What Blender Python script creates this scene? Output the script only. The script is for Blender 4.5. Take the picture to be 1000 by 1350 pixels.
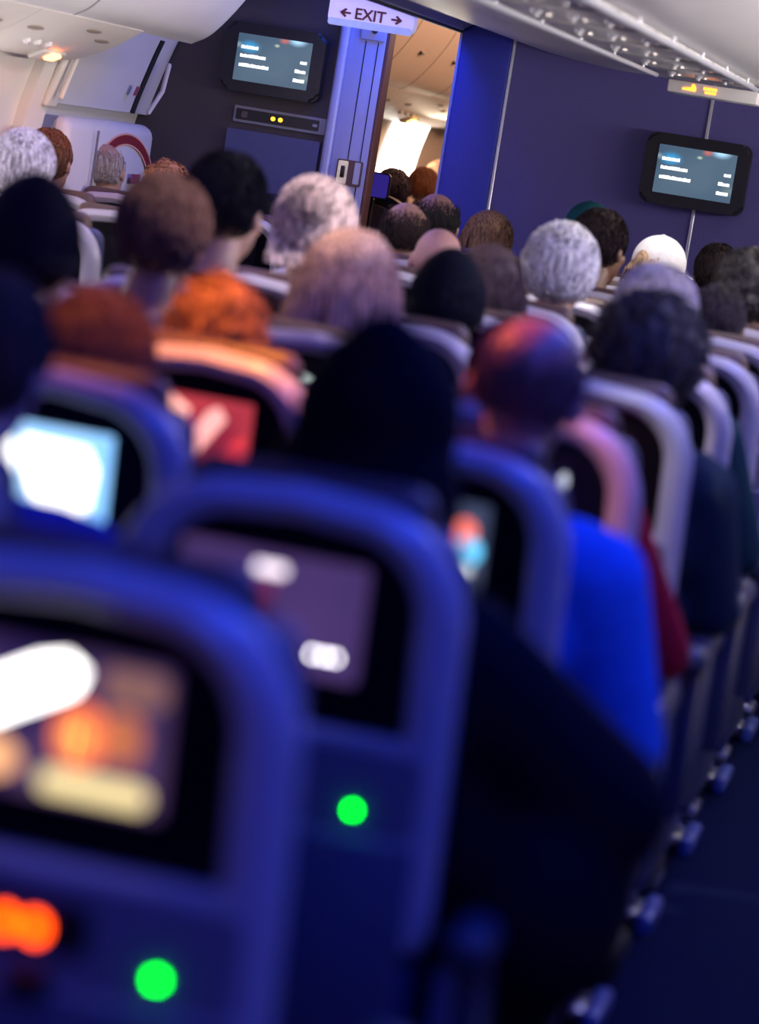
import bpy, bmesh, math, random
from mathutils import Vector, Matrix, noise
random.seed(7)
for o in list(bpy.data.objects): bpy.data.objects.remove(o)
scene = bpy.context.scene
COL = scene.collection
R = math.radians

# ---------------------------------------------------------------- camera
YAW, PITCH, ROLL = R(10.894), R(7.111), R(9.1)
cd = bpy.data.cameras.new('camera'); cam = bpy.data.objects.new('camera', cd); COL.objects.link(cam)
cam.matrix_world = (Matrix.Translation((0, 0, 1.54)) @ Matrix.Rotation(YAW, 4, 'Z') @ Matrix.Rotation(math.pi/2-PITCH, 4, 'X') @ Matrix.Rotation(ROLL, 4, 'Z'))
cd.sensor_fit = 'VERTICAL'; cd.sensor_height = 36; cd.sensor_width = 36*1000/1350
cd.lens = 36*4000/1350; cd.clip_start = .05; cd.clip_end = 100
cd.dof.use_dof = True; cd.dof.focus_distance = 12.6; cd.dof.aperture_fstop = 2.5
scene.camera = cam
vs = scene.view_settings
vs.view_transform = 'Standard'; vs.look = 'None'; vs.gamma = 1; vs.exposure = 0.0; vs.use_curve_mapping = False

# ---------------------------------------------------------------- world, cabin lights and added fills
w = bpy.data.worlds.new('cabin_dark'); scene.world = w; w.use_nodes = True
w.node_tree.nodes['Background'].inputs[0].default_value = (.012, .016, .06, 1)
w.node_tree.nodes['Background'].inputs[1].default_value = .25
def area(name, loc, rot, sx, sy, col, power, spread=180):
    l = bpy.data.lights.new(name, 'AREA'); l.shape = 'RECTANGLE'; l.size = sx; l.size_y = sy; l.color = col; l.energy = power; l.spread = R(spread)
    o = bpy.data.objects.new(name, l); COL.objects.link(o); o.location = loc; o.rotation_euler = rot; return o
def spot(name, loc, target, col, power, angle=40, blend=.6, rad=.02):
    l = bpy.data.lights.new(name, 'SPOT'); l.color = col; l.energy = power; l.spot_size = R(angle); l.spot_blend = blend; l.shadow_soft_size = rad
    o = bpy.data.objects.new(name, l); COL.objects.link(o); o.location = loc
    o.rotation_euler = (Vector(target)-Vector(loc)).to_track_quat('-Z', 'Y').to_euler(); return o
BLUE = (.02, .07, 1); VIOLET = (.30, .16, 1); WARM = (1, .62, .36); ORANGE = (1, .27, .045); WHITE = (1, .92, .86)
area('mood_light_right_aisle', (-.05, 3.8, 2.28), (0, R(8), 0), .35, 9, BLUE, 80)
area('mood_light_left_aisle', (-2.66, 7.5, 2.30), (0, 0, 0), .3, 9, (.22, .13, 1), 34)
area('mood_light_rear', (-.3, -1.2, 2.25), (R(48), 0, 0), 2.0, .4, (.22, .15, 1), 20)
area('door_cove_light', (-2.56, 12.1, 2.30), (0, 0, 0), .25, .7, (.0, .10, 1), 11)
area('right_bin_cove_light', (.60, 9.0, 1.70), (0, R(114), 0), .10, 6.0, (1, .90, .88), 80, 115)
area('left_cove_light', (-2.43, 8.7, 2.12), (0, R(82), 0), .08, 5.2, (1, .84, .74), 15)  # added white strip to light the left bin faces; the cove itself glows cyan
for wy in (7.4, 8.25, 9.1, 9.95):
    area('window_daylight', (-3.655, wy, 1.14), (0, R(-132), 0), .34, .24, (.98, .88, .90), 6)  # added fill before the closed shades, lights the valance from below
area('forward_cabin_light', (-2.3, 16.6, 2.2), (0, R(25), 0), .6, 6, (1, .56, .36), 60)

# ---------------------------------------------------------------- materials
MAT = {}
def mat(name, col, rough=.5, metal=0, emit=None, estr=0, var=.08, scale=30, bump=0, bscale=120, coat=0, stretch=None, col2=None, spec=.5, contrast=0):
    if name in MAT: return MAT[name]
    m = bpy.data.materials.new(name); m.use_nodes = True; nt = m.node_tree; b = nt.nodes['Principled BSDF']
    tc = nt.nodes.new('ShaderNodeTexCoord'); mp = nt.nodes.new('ShaderNodeMapping'); nt.links.new(tc.outputs['Object'], mp.inputs[0])
    if stretch: mp.inputs['Scale'].default_value = stretch
    n = nt.nodes.new('ShaderNodeTexNoise'); n.inputs['Scale'].default_value = scale; n.inputs['Detail'].default_value = 4
    nt.links.new(mp.outputs[0], n.inputs['Vector'])
    mx = nt.nodes.new('ShaderNodeMix'); mx.data_type = 'RGBA'
    c2 = col2 if col2 else tuple(max(0, c*(1-2*var)) for c in col)
    c1 = col if col2 else tuple(min(1, c*(1+var)) for c in col)
    mx.inputs[6].default_value = (*c1, 1); mx.inputs[7].default_value = (*c2, 1)
    if contrast:
        mr = nt.nodes.new('ShaderNodeMapRange'); mr.inputs[1].default_value = .5-contrast; mr.inputs[2].default_value = .5+contrast
        nt.links.new(n.outputs['Fac'], mr.inputs[0]); nt.links.new(mr.outputs[0], mx.inputs[0])
    else: nt.links.new(n.outputs['Fac'], mx.inputs[0])
    nt.links.new(mx.outputs[2], b.inputs['Base Color'])
    b.inputs['Roughness'].default_value = rough; b.inputs['Metallic'].default_value = metal; b.inputs['Coat Weight'].default_value = coat
    b.inputs['Specular IOR Level'].default_value = spec
    if bump:
        n2 = nt.nodes.new('ShaderNodeTexNoise'); n2.inputs['Scale'].default_value = bscale; nt.links.new(mp.outputs[0], n2.inputs['Vector'])
        bp = nt.nodes.new('ShaderNodeBump'); bp.inputs['Strength'].default_value = bump; bp.inputs['Distance'].default_value = .01
        nt.links.new(n2.outputs['Fac'], bp.inputs['Height']); nt.links.new(bp.outputs[0], b.inputs['Normal'])
    if emit:
        b.inputs['Emission Color'].default_value = (*emit, 1); b.inputs['Emission Strength'].default_value = estr
    MAT[name] = m; return m
def glow(col, s):
    return mat('glow_%.2f_%.2f_%.2f_%.2f' % (*col, s), (.02, .02, .02), .4, emit=col, estr=s)
def screen_mat(name, ca, cb, s, scale=7):
    """lit display: two picture colours mixed by soft noise, emitted"""
    if name in MAT: return MAT[name]
    m = bpy.data.materials.new(name); m.use_nodes = True; nt = m.node_tree; b = nt.nodes['Principled BSDF']
    tc = nt.nodes.new('ShaderNodeTexCoord'); n = nt.nodes.new('ShaderNodeTexNoise'); n.inputs['Scale'].default_value = scale; n.inputs['Detail'].default_value = 1
    nt.links.new(tc.outputs['Object'], n.inputs['Vector'])
    rp = nt.nodes.new('ShaderNodeValToRGB'); rp.color_ramp.elements[0].position = .38; rp.color_ramp.elements[1].position = .66
    rp.color_ramp.elements[0].color = (*ca, 1); rp.color_ramp.elements[1].color = (*cb, 1)
    nt.links.new(n.outputs['Fac'], rp.inputs[0]); nt.links.new(rp.outputs[0], b.inputs['Emission Color'])
    b.inputs['Emission Strength'].default_value = s; b.inputs['Base Color'].default_value = (.01, .01, .012, 1); b.inputs['Roughness'].default_value = .25
    MAT[name] = m; return m

M_carpet = mat('carpet_navy', (.006, .011, .045), .95, var=.35, scale=260, bump=.4, bscale=500, spec=.04)
M_panel = mat('cabin_panel_cream', (.74, .70, .63), .42, var=.03, scale=5)
M_bin = mat('bin_plastic', (.72, .71, .69), .33, var=.03, scale=5)
M_bulk = mat('bulkhead_laminate', (.10, .085, .29), .5, var=.16, scale=140, bump=.15, bscale=420)
M_bulkL = mat('bulkhead_laminate_grey', (.06, .048, .055), .5, var=.14, scale=140, bump=.12, bscale=420)
M_pillar = mat('pillar_laminate_blue', (.03, .04, .36), .5, var=.06, scale=60)
M_frame = mat('door_frame_enamel', (.42, .42, .62), .32, var=.04, scale=8)
M_trimw = mat('aluminium_trim', (.75, .77, .82), .3, .6, var=.05)
M_black = mat('black_plastic', (.012, .012, .016), .38, var=.2)
M_blackm = mat('black_matte', (.006, .006, .008), .8, var=.2)
M_shell = mat('seat_shell_grey', (.20, .19, .25), .38, var=.04, scale=14, bump=.05, bscale=300)
M_rim = mat('seat_rim_grey', (.46, .44, .50), .30, var=.03, scale=14)
M_bezel = mat('bezel_gloss_black', (.004, .004, .006), .35, var=.1, spec=.25)
M_leather = mat('seat_leather_navy', (.022, .034, .12), .5, var=.15, scale=60, bump=.2, bscale=200)
M_headrest = mat('headrest_leather', (.10, .055, .05), .45, var=.15, scale=60, bump=.2, bscale=200)
M_tray = mat('tray_table_grey', (.10, .105, .17), .45, var=.06, scale=14)
M_metal = mat('seat_leg_metal', (.55, .57, .62), .28, .9, var=.06)
M_arm = mat('armrest_plastic', (.05, .055, .09), .3, var=.1)
M_chrome = mat('latch_steel', (.7, .66, .6), .22, .9, var=.08)
M_door = mat('door_liner', (.62, .60, .62), .4, var=.03, scale=6)
M_red = mat('maroon_band', (.20, .012, .02), .5, var=.1)
M_peach = mat('peach_edge', (.70, .36, .27), .5, var=.05)
M_sign = mat('exit_sign_face', (.72, .72, .78), .35, emit=(.45, .42, .75), estr=.35, var=.03)
M_signtxt = mat('exit_sign_maroon', (.10, .006, .02), .5, var=.05)
M_screenoff = mat('screen_dark', (.01, .01, .014), .18, var=.1)
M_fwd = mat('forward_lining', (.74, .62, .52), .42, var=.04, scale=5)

# ---------------------------------------------------------------- helpers
def link(o, parent=None, name=None):
    COL.objects.link(o)
    if parent: o.parent = parent
    return o
def obj(name, bm, m, parent=None, smooth=True, angle=38, loc=None):
    me = bpy.data.meshes.new(name); bmesh.ops.recalc_face_normals(bm, faces=bm.faces[:])
    bm.to_mesh(me); bm.free()
    for mm in (m if isinstance(m, (list, tuple)) else [m]): me.materials.append(mm)
    if smooth:
        me.polygons.foreach_set('use_smooth', [True]*len(me.polygons))
        try: me.set_sharp_from_angle(angle=R(angle))
        except Exception: pass
    o = bpy.data.objects.new(name, me); link(o, parent)
    if loc: o.location = loc
    return o
def empty(name, loc=(0, 0, 0), rz=0):
    o = bpy.data.objects.new(name, None); COL.objects.link(o); o.location = loc; o.rotation_euler = (0, 0, rz); o.empty_display_size = .1; return o
def tag(o, label, cat, group=None):
    o['label'] = label; o['category'] = cat
    if group: o['group'] = group
    return o
def struct(o): o['kind'] = 'structure'; return o
def box(bm, c, s, bev=0, seg=2, rot=None):
    r = bmesh.ops.create_cube(bm, size=1, matrix=Matrix.Translation(c) @ (rot.to_4x4() if rot else Matrix()) @ Matrix.Diagonal((*s, 1)))
    if bev:
        es = list({e for v in r['verts'] for e in v.link_edges})
        bmesh.ops.bevel(bm, geom=es, offset=bev, segments=seg, affect='EDGES', profile=.5)
    return bm
def nb(): return bmesh.new()
def B(c, s, bev=0, seg=2, rot=None): return box(nb(), c, s, bev, seg, rot)
def span(x0, x1, y0, y1, z0, z1, bev=0, seg=2, bm=None):
    return box(bm if bm else nb(), ((x0+x1)/2, (y0+y1)/2, (z0+z1)/2), (abs(x1-x0), abs(y1-y0), abs(z1-z0)), bev, seg)
def ell(bm, c, r, rot=None, seg=20, rings=14):
    bmesh.ops.create_uvsphere(bm, u_segments=seg, v_segments=rings, radius=1, matrix=Matrix.Translation(c) @ (rot.to_4x4() if rot else Matrix()) @ Matrix.Diagonal((*r, 1))); return bm
def cone(bm, a, b, ra, rb, seg=16, caps=True):
    a, b = Vector(a), Vector(b); d = b-a
    M = Matrix.Translation((a+b)/2) @ d.to_track_quat('Z', 'Y').to_matrix().to_4x4()
    bmesh.ops.create_cone(bm, cap_ends=caps, segments=seg, radius1=ra, radius2=rb, depth=d.length, matrix=M); return bm
def cap(bm, a, b, ra, rb, seg=14):
    cone(bm, a, b, ra, rb, seg); ell(bm, a, (ra,)*3, seg=seg, rings=10); ell(bm, b, (rb,)*3, seg=seg, rings=10); return bm
def extrude_profile(pts, y0, y1, thick=None, closed=True):
    """profile in (x,z), extruded along y"""
    bm = nb(); a = [bm.verts.new((x, y0, z)) for x, z in pts]; b = [bm.verts.new((x, y1, z)) for x, z in pts]
    n = len(pts)
    for i in range(n if closed else n-1):
        j = (i+1) % n; bm.faces.new((a[i], a[j], b[j], b[i]))
    if closed: bm.faces.new(a); bm.faces.new(b[::-1])
    return bm
def smoothpts(pts, n=8):
    out = []
    P = [Vector(p) for p in pts]; P = [2*P[0]-P[1]]+P+[2*P[-1]-P[-2]]
    for i in range(1, len(P)-2):
        for k in range(n):
            t = k/n
            out.append(.5*((2*P[i])+(P[i+1]-P[i-1])*t+(2*P[i-1]-5*P[i]+4*P[i+1]-P[i+2])*t*t+(3*P[i]-P[i-1]-3*P[i+1]+P[i+2])*t**3))
    out.append(P[-2]); return [tuple(p) for p in out]
def shell_profile(curve, off):
    """closed profile from an open curve and its copy shifted along the normals"""
    c = [Vector(p) for p in curve]; o = []
    for i, p in enumerate(c):
        t = (c[min(i+1, len(c)-1)]-c[max(i-1, 0)]).normalized(); o.append(p+Vector((-t.y, t.x))*off)
    return [tuple(p) for p in c]+[tuple(p) for p in reversed(o)]
def rrect(x0, x1, z0, z1, r, n=6):
    pts = []
    for cx, cz, a0 in ((x1-r, z1-r, 0), (x0+r, z1-r, 90), (x0+r, z0+r, 180), (x1-r, z0+r, 270)):
        for k in range(n+1):
            a = R(a0+90*k/n); pts.append((cx+r*math.cos(a), cz+r*math.sin(a)))
    return pts
def plate(pts, y0, y1, bm=None):
    """polygon in (x,z) with thickness along y"""
    bm = bm or nb(); a = [bm.verts.new((x, y0, z)) for x, z in pts]; b = [bm.verts.new((x, y1, z)) for x, z in pts]; n = len(pts)
    for i in range(n):
        j = (i+1) % n; bm.faces.new((a[i], a[j], b[j], b[i]))
    bm.faces.new(a); bm.faces.new(b[::-1]); return bm
def text_mesh(body, size, name, m, parent, loc, depth=.002, bold=0):
    cu = bpy.data.curves.new(name+'_c', 'FONT'); cu.body = body; cu.size = size; cu.extrude = depth; cu.align_x = 'CENTER'; cu.align_y = 'CENTER'; cu.offset = bold
    t = bpy.data.objects.new(name+'_t', cu); COL.objects.link(t)
    bpy.context.view_layer.update()
    me = bpy.data.meshes.new_from_object(t.evaluated_get(bpy.context.evaluated_depsgraph_get())); bpy.data.objects.remove(t)
    me.materials.clear(); me.materials.append(m)
    o = bpy.data.objects.new(name, me); link(o, parent); o.rotation_euler = (R(90), 0, 0); o.location = loc; return o

# ================================================================ THE CABIN SHELL
YB = 12.5            # bulkhead
struct(obj('floor', span(-3.7, 1.1, -2.5, 22, -.04, 0), M_carpet))
struct(obj('ceiling', span(-3.7, 1.1, -2.5, 22, 2.36, 2.40), M_bin))
wallc = smoothpts([(-3.60, -.02), (-3.70, .5), (-3.72, 1.0), (-3.695, 1.35), (-3.64, 1.6), (-3.565, 1.83), (-3.45, 2.05), (-3.28, 2.36)], 6)
struct(obj('wall_left', extrude_profile(shell_profile(wallc, .05), -2.5, 11.05), M_panel))
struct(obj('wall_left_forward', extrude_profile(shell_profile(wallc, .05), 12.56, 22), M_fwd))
struct(obj('wall_left_doorway', extrude_profile(shell_profile([(x-.03, z) for x, z in wallc], .05), 11.05, 12.5), M_door))
wallr = [(-2.64-x, z) for x, z in wallc]
struct(obj('wall_right', extrude_profile(shell_profile(wallr, -.05), -2.5, 22), M_panel))
struct(obj('wall_back', span(-3.7, 1.1, -2.56, -2.5, 0, 2.4), M_bulkL))
struct(obj('wall_forward_end', span(-3.7, 1.1, 22, 22.05, 0, 2.4), M_fwd))

# bulkhead: left section, door frame, pillar, centre section
struct(obj('wall_bulkhead_left', span(-3.74, -2.87, YB, YB+.06, 0, 2.36), M_bulkL))
bh = struct(obj('wall_bulkhead_centre', span(-2.16, 1.1, YB, YB+.06, 0, 2.36), M_bulk))
for i, x in enumerate((-2.155, -1.309)):
    struct(obj('trim_%d' % (i+1), span(x-.007, x+.007, YB-.008, YB, 0, 2.3, .002, 1), M_trimw))
pil = struct(obj('wall_bulkhead_pillar', span(-2.37, -2.163, YB-.03, YB+.30, 0, 2.06, .006, 2), M_pillar))
struct(obj('trim_3', span(-2.385, -2.372, YB-.02, YB+.1, 0, 2.06, .003, 1), M_frame))
dj = struct(obj('door_1', span(-2.845, -2.69, YB-.02, YB+.10, 0, 2.3, .004), M_frame))
obj('edge_trim', span(-2.885, -2.845, YB-.045, YB+.06, 0, 2.3, .016, 4), M_frame, dj)
obj('groove', span(-2.775, -2.771, YB-.0215, YB-.019, 0, 1.89), M_blackm, dj)
obj('groove', span(-2.722, -2.718, YB-.0215, YB-.019, 0, 1.89), M_blackm, dj)
obj('door_edge', span(-2.69, -2.676, YB-.015, YB+.10, 0, 2.3, .003, 1), mat('door_edge_brown', (.16, .05, .04), .5), dj)
hp = obj('hinge_plate', span(-2.798, -2.694, YB-.034, YB-.02, 1.895, 2.02, .004), M_frame, dj)
obj('knob', cone(nb(), (-2.74, YB-.034, 1.935), (-2.74, YB-.052, 1.935), .013, .010), M_black, hp)
lp = obj('latch_plate', plate(rrect(-2.815, -2.703, 1.285, 1.392, .008), YB-.026, YB-.02), mat('latch_frame', (.16, .08, .07), .4), dj)
obj('latch_cup', plate(rrect(-2.808, -2.765, 1.292, 1.386, .006), YB-.030, YB-.026), M_chrome, lp)
obj('latch_handle', span(-2.793, -2.778, YB-.045, YB-.030, 1.315, 1.365, .005), M_black, lp)
obj('latch_label', plate(rrect(-2.737, -2.712, 1.295, 1.386, .004), YB-.030, YB-.026), mat('latch_label_grey', (.55, .55, .66), .4), lp)
# ceiling drop over the doorway with its cyan strip
hd = struct(obj('trim_4', extrude_profile([(-2.39, 2.0), (-2.375, 1.992), (-2.285, 2.065), (-2.285, 2.30), (-2.39, 2.30)], 10.6, YB+.3), mat('cove_panel', (.45, .47, .62), .4)))
obj('gasket', span(-2.40, -2.374, 10.6, YB+.3, 1.981, 1.9935, .004, 1), M_black, hd)
cs = tag(obj('cove_light_strip', span(-2.292, -2.262, 9.0, YB-.04, 2.060, 2.078, .006), glow((.0, .55, 1), 3.2)), 'cyan cove light strip glowing above the doorway pillar', 'light strip')

# left bins and service panels
binc = smoothpts([(-3.30, 1.752), (-3.22, 1.805), (-3.12, 1.935), (-3.04, 2.08), (-2.99, 2.25), (-2.98, 2.36)], 6)
prof = binc+[(-3.3, 2.36)]
def bins(y0, y1, pitch, m, first_label, group):
    y = y0; k = 0
    while y < y1-.05:
        ye = min(y+pitch, y1)
        t = empty('overhead_bin', (0, y, 0))
        tag(t, first_label, 'overhead bin', group)
        obj('bin_door', extrude_profile(prof, .006, ye-y-.006), m, t)
        obj('seam', extrude_profile(shell_profile(binc, .004), ye-y-.010, ye-y+.006), M_blackm, t)
        h = (ye-y)/2
        lt = obj('latch', plate(rrect(-.045, .045, -.013, .013, .012), -.004, .004), M_black, t)
        lt.matrix_local = Matrix.Translation((-3.105, h, 1.955)) @ Matrix.Rotation(R(90), 4, 'Z') @ Matrix.Rotation(R(-28), 4, 'X')
        obj('latch_paddle', plate(rrect(-.03, .03, -.007, .005, .005), -.008, .006), M_chrome, lt)
        y = ye; k += 1
bins(5.4, 11.72, 1.58, M_bin, 'off-white curved overhead bin above the window seats', 'overhead bins on the window side')
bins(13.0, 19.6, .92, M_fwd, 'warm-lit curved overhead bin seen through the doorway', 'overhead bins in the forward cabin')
psuc = smoothpts([(-3.60, 1.600), (-3.52, 1.622), (-3.42, 1.668), (-3.335, 1.722), (-3.288, 1.757)], 5)
def psu(y0, y1, m, label, group, lit, col):
    t = empty('service_panel', (0, y0, 0)); tag(t, label, 'service panel', group)
    obj('panel', extrude_profile(psuc+[(-3.29, 1.79), (-3.40, 1.80), (-3.58, 1.70)], .004, y1-y0-.004), m, t)
    n = Vector((.48, -.877))
    def on(s, d=0):     # point on the panel
        i = s*(len(psuc)-1); a = Vector(psuc[int(i)]); b = Vector(psuc[min(int(i)+1, len(psuc)-1)]); p = a.lerp(b, i-int(i))+n*d; return p
    L = y1-y0
    rotm = Matrix.Rotation(R(-29), 3, 'Y')
    for s, yy, r in ((.42, .30, .017), (.42, .40, .017), (.42, .50, .017)):
        p = on(s); q = on(s, .012)
        g = obj('gasper', cone(nb(), (p.x, yy*L, p.y), (q.x, yy*L, q.y), r, r*.7, 12), M_bin, t)
        q2 = on(s, .016); obj('nozzle', cone(nb(), (q.x, yy*L, q.y), (q2.x, yy*L, q2.y), r*.45, r*.4, 10), M_chrome, g)
    for s, yy in ((.75, .62), (.62, .82), (.62, .18)):
        p = on(s, .001); obj('recess', ell(nb(), (p.x, yy*L, p.y), (.013, .085, .004), rotm), mat('panel_recess', (.30, .25, .20), .6), t)  # dark ellipses paint the thin shadows along the panel
    p = on(.22, .004)
    bz = obj('sign_housing', box(nb(), (p.x, .70*L, p.y), (.07, .26, .022), .008, 2, rotm), m, t)
    if lit:
        q = on(.26, .018); obj('sign_lamp', box(nb(), (q.x, .70*L, q.y), (.04, .10, .014), .005, 2, rotm), glow(col, lit), bz)
for y0, y1, lt in ((5.4, 7.1, 0), (7.1, 8.6, 0), (8.6, 9.8, 0), (9.8, 11.0, 14)):
    psu(y0, y1, M_panel, 'cream passenger service panel under the window-side bin' + (' with glowing orange sign' if lt else ''), 'service panels on the window side', lt, (1, .20, .05))
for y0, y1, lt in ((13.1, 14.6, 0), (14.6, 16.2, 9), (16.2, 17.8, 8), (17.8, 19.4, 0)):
    psu(y0, y1, M_fwd, 'warm-lit service panel in the forward cabin' + (' with yellow lamp' if lt else ''), 'service panels in the forward cabin', lt, (1, .6, .12))

# exit door on the left wall: bustle, handle, gap
dr = struct(empty('door_2', (-3.66, 11.2, 0)))
def dpart(name, bm, m, parent=dr):
    o = obj(name, bm, m, parent); return o
lower = span(.01, .115, -.06, 1.12, .15, 1.40, .05, 4)
for v in lower.verts:
    if v.co.z > 1.0 and v.co.x > .06: v.co.x -= (v.co.z-1.0)*.06
dpart('bustle', lower, M_door)
dpart('upper_panel', extrude_profile(shell_profile([(x+3.66+.012, z) for x, z in wallc if 1.42 < z < 1.95], .02), -.02, 1.29), M_door)
dpart('seam', span(.108, .117, .258, .262, .18, 1.36), mat('seam_grey', (.2, .2, .24), .6))
def arcband(k0, k1, x, z0=1.150, y0=.71, a0=18, a1=152):
    bm = nb(); n = 30; prev = None
    for k in range(n+1):
        a = R(a0+(a1-a0)*k/n); vs_ = []
        for kk in (k0, k1):
            for xx in (x, x+.003):
                z = z0+(.205+kk)*math.sin(a); vs_.append(bm.verts.new((xx-max(0, z-1.0)*.06, y0+(.41+kk*1.6)*math.cos(a), z)))
        if prev:
            for i, j in ((0, 1), (1, 3), (3, 2), (2, 0)): bm.faces.new((prev[i], prev[j], vs_[j], vs_[i]))
        prev = vs_
    return bm
dpart('red_arc', arcband(-.036, 0, .1155), M_red); dpart('arc_edge', arcband(0, .007, .1155), M_peach); dpart('arc_edge', arcband(-.043, -.036, .1155), M_peach)
dpart('warning_sticker', box(nb(), (.050, .90, 1.535), (.004, .045, .04), .001, 1, Matrix.Rotation(R(17), 3, 'Y')), mat('label_maroon', (.25, .05, .10), .5))
dpart('instruction_label', span(.113, .118, .78, .90, 1.16, 1.20, .001, 1), mat('label_maroon', (.25, .05, .10), .5))
gp = dpart('gap', extrude_profile(shell_profile([(x+3.66+.020, z) for x, z in wallc if 1.42 < z < 1.76], .02), 1.035, 1.085), M_blackm)
dpart('grab_bar', cap(cap(nb(), (.055, 1.10, 1.455), (.095, 1.12, 1.55), .010, .010), (.095, 1.12, 1.55), (.110, 1.11, 1.66), .010, .010), M_door)
# assist handle recess on the wall frame before the door
ah = tag(empty('assist_handle', (-3.60, 11.04, 1.47)), 'cream grab handle recessed in the wall beside the exit door', 'handle')
obj('recess_plate', box(nb(), (.0, .02, .08), (.03, .13, .26), .014, 3, Matrix.Rotation(R(17), 3, 'Y')), M_panel, ah)
obj('slot', box(nb(), (.022, .045, .09), (.012, .02, .16), .004, 2, Matrix.Rotation(R(17), 3, 'Y')), mat('slot_shadow', (.05, .05, .045), .7), ah)
obj('grip', cap(nb(), (.02, -.01, -.0), (.062, -.01, .16), .011, .011), M_panel, ah)
# wall rib beside the door
rib = struct(obj('trim_5', extrude_profile(shell_profile([(x+.04, z) for x, z in wallc if z < 1.75], .06), 10.86, 11.08), M_panel))
# side windows (shades down)
for i, y in enumerate((7.4, 8.25, 9.1, 9.95)):
    wo = struct(empty('window_%d' % (i+1), (-3.71, y, 1.12)))
    fr = rrect(-.15, .15, -.22, .22, .09)
    f = obj('window_frame', plate(fr, -.03, .0), M_panel, wo); f.rotation_euler = (0, 0, R(90))
    s = obj('shade', plate(rrect(-.12, .12, -.19, .19, .07), -.036, -.028), M_bin, wo); s.rotation_euler = (0, 0, R(90))

# bin over the window seats across the aisle, its cove lamp tucked under the lip
rb = tag(empty('overhead_bin', (0, 1.4, 0)), 'long off-white overhead bin across the right aisle, above the far wall', 'overhead bin')
obj('bin_door', extrude_profile([(-2.64-x, z) for x, z in prof], 0, 11.08), M_bin, rb)
obj('valance', extrude_profile([(-2.64-x, z) for x, z in psuc]+[(.68, 1.80), (.94, 1.70)], 0, 11.08), M_panel, rb)
# centre bins
cb = smoothpts([(-2.42, 2.30), (-2.40, 2.12), (-2.34, 2.05), (-2.09, 1.972), (-1.78, 1.932), (-1.55, 1.928), (-1.32, 1.928), (-1.0, 1.93), (-.84, 1.945), (-.62, 2.0), (-.42, 2.10), (-.33, 2.22), (-.30, 2.34)], 5)
y = 1.4; k = 0
while y < YB-.1:
    ye = min(y+1.61, YB-.012)
    t = tag(empty('overhead_bin', (0, y, 0)), 'wide grey-white overhead bin above the seats between the aisles', 'overhead bin', 'centre overhead bins')
    obj('bin_body', extrude_profile(cb+[(-.30, 2.355), (-2.42, 2.355)], .004, ye-y-.004), M_bin, t)
    y = ye; k += 1
for x, lab in ((-1.055, 'aisle side'), (-1.44, 'doorway side')):
    t = tag(empty('rail', (x, 3.0, 1.905)), 'thin pale rail under the centre bins on the ' + lab, 'rail')
    obj('rod', cap(nb(), (0, 0, 0), (0, 8.58, 0), .009, .009, 12), M_trimw, t)
    br = nb(); box(br, (0, 0, .014), (.008, .016, .024), .002, 1); bme = bpy.data.meshes.new('bracket'); br.to_mesh(bme); br.free(); bme.materials.append(M_trimw)
    for j in range(11):
        o = bpy.data.objects.new('bracket', bme); link(o, t); o.location = (0, .15+.8*j, 0)
gm = cone(nb(), (0, 0, .012), (0, 0, 0), .018, .012, 12); gme = bpy.data.meshes.new('gasper'); gm.to_mesh(gme); gm.free(); gme.materials.append(M_trimw)
nm_ = cone(nb(), (0, 0, 0), (0, 0, -.008), .008, .006, 10); nme = bpy.data.meshes.new('nozzle'); nm_.to_mesh(nme); nm_.free(); nme.materials.append(M_bin)
rl = cone(nb(), (0, 0, .003), (0, 0, -.003), .020, .020, 14); rme = bpy.data.meshes.new('reading_lamp'); rl.to_mesh(rme); rl.free()
for j in range(11):
    y = 3.0+.805*j-.05
    t = tag(empty('service_panel', (-1.25, y, 1.918)), 'grey service panel with air nozzles under the centre bins', 'service panel', 'centre service panels')
    obj('panel', span(-.165, .165, .02, .76, -.002, .012, .004, 2), M_bin, t)
    for i in range(3):
        g = bpy.data.objects.new('gasper', gme); link(g, t); g.location = (-.1+.1*i, .3, -.012)
        q = bpy.data.objects.new('nozzle', nme); link(q, g)
        l = bpy.data.objects.new('reading_lamp', rme.copy()); link(l, t); l.location = (-.1+.1*i, .45, -.004)
        l.data.materials.append(M_chrome)
    for i in range(4):
        obj('groove', span(-.15, .15, .56+.05*i, .575+.05*i, -.004, 0), mat('groove_grey', (.33, .33, .34), .6), t)
# seat-belt sign on the end of the centre panel
sb = tag(empty('seat_belt_sign', (-1.222, 11.60, 1.875)), 'pale box with orange seat belt sign above the right monitor', 'sign')
obj('housing', span(-.172, .172, .0, .26, -.024, .024, .006), M_bin, sb)
og = glow((1, .23, .02), 5)
ic = obj('belt_icon', plate([(-.115, -.008), (-.065, -.010), (-.062, .0), (-.070, .016), (-.080, .016), (-.082, .004), (-.115, -.002)], -.003, .0), og, sb)
for r_, (x0, n) in enumerate(((-.035, 6), (-.028, 5))):
    for i in range(n):
        obj('sign_letter_block', plate(rrect(x0+.0088*i, x0+.0088*i+.0072, .002-.014*r_, .012-.014*r_, .002, 2), -.003, .0), og, sb)

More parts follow.
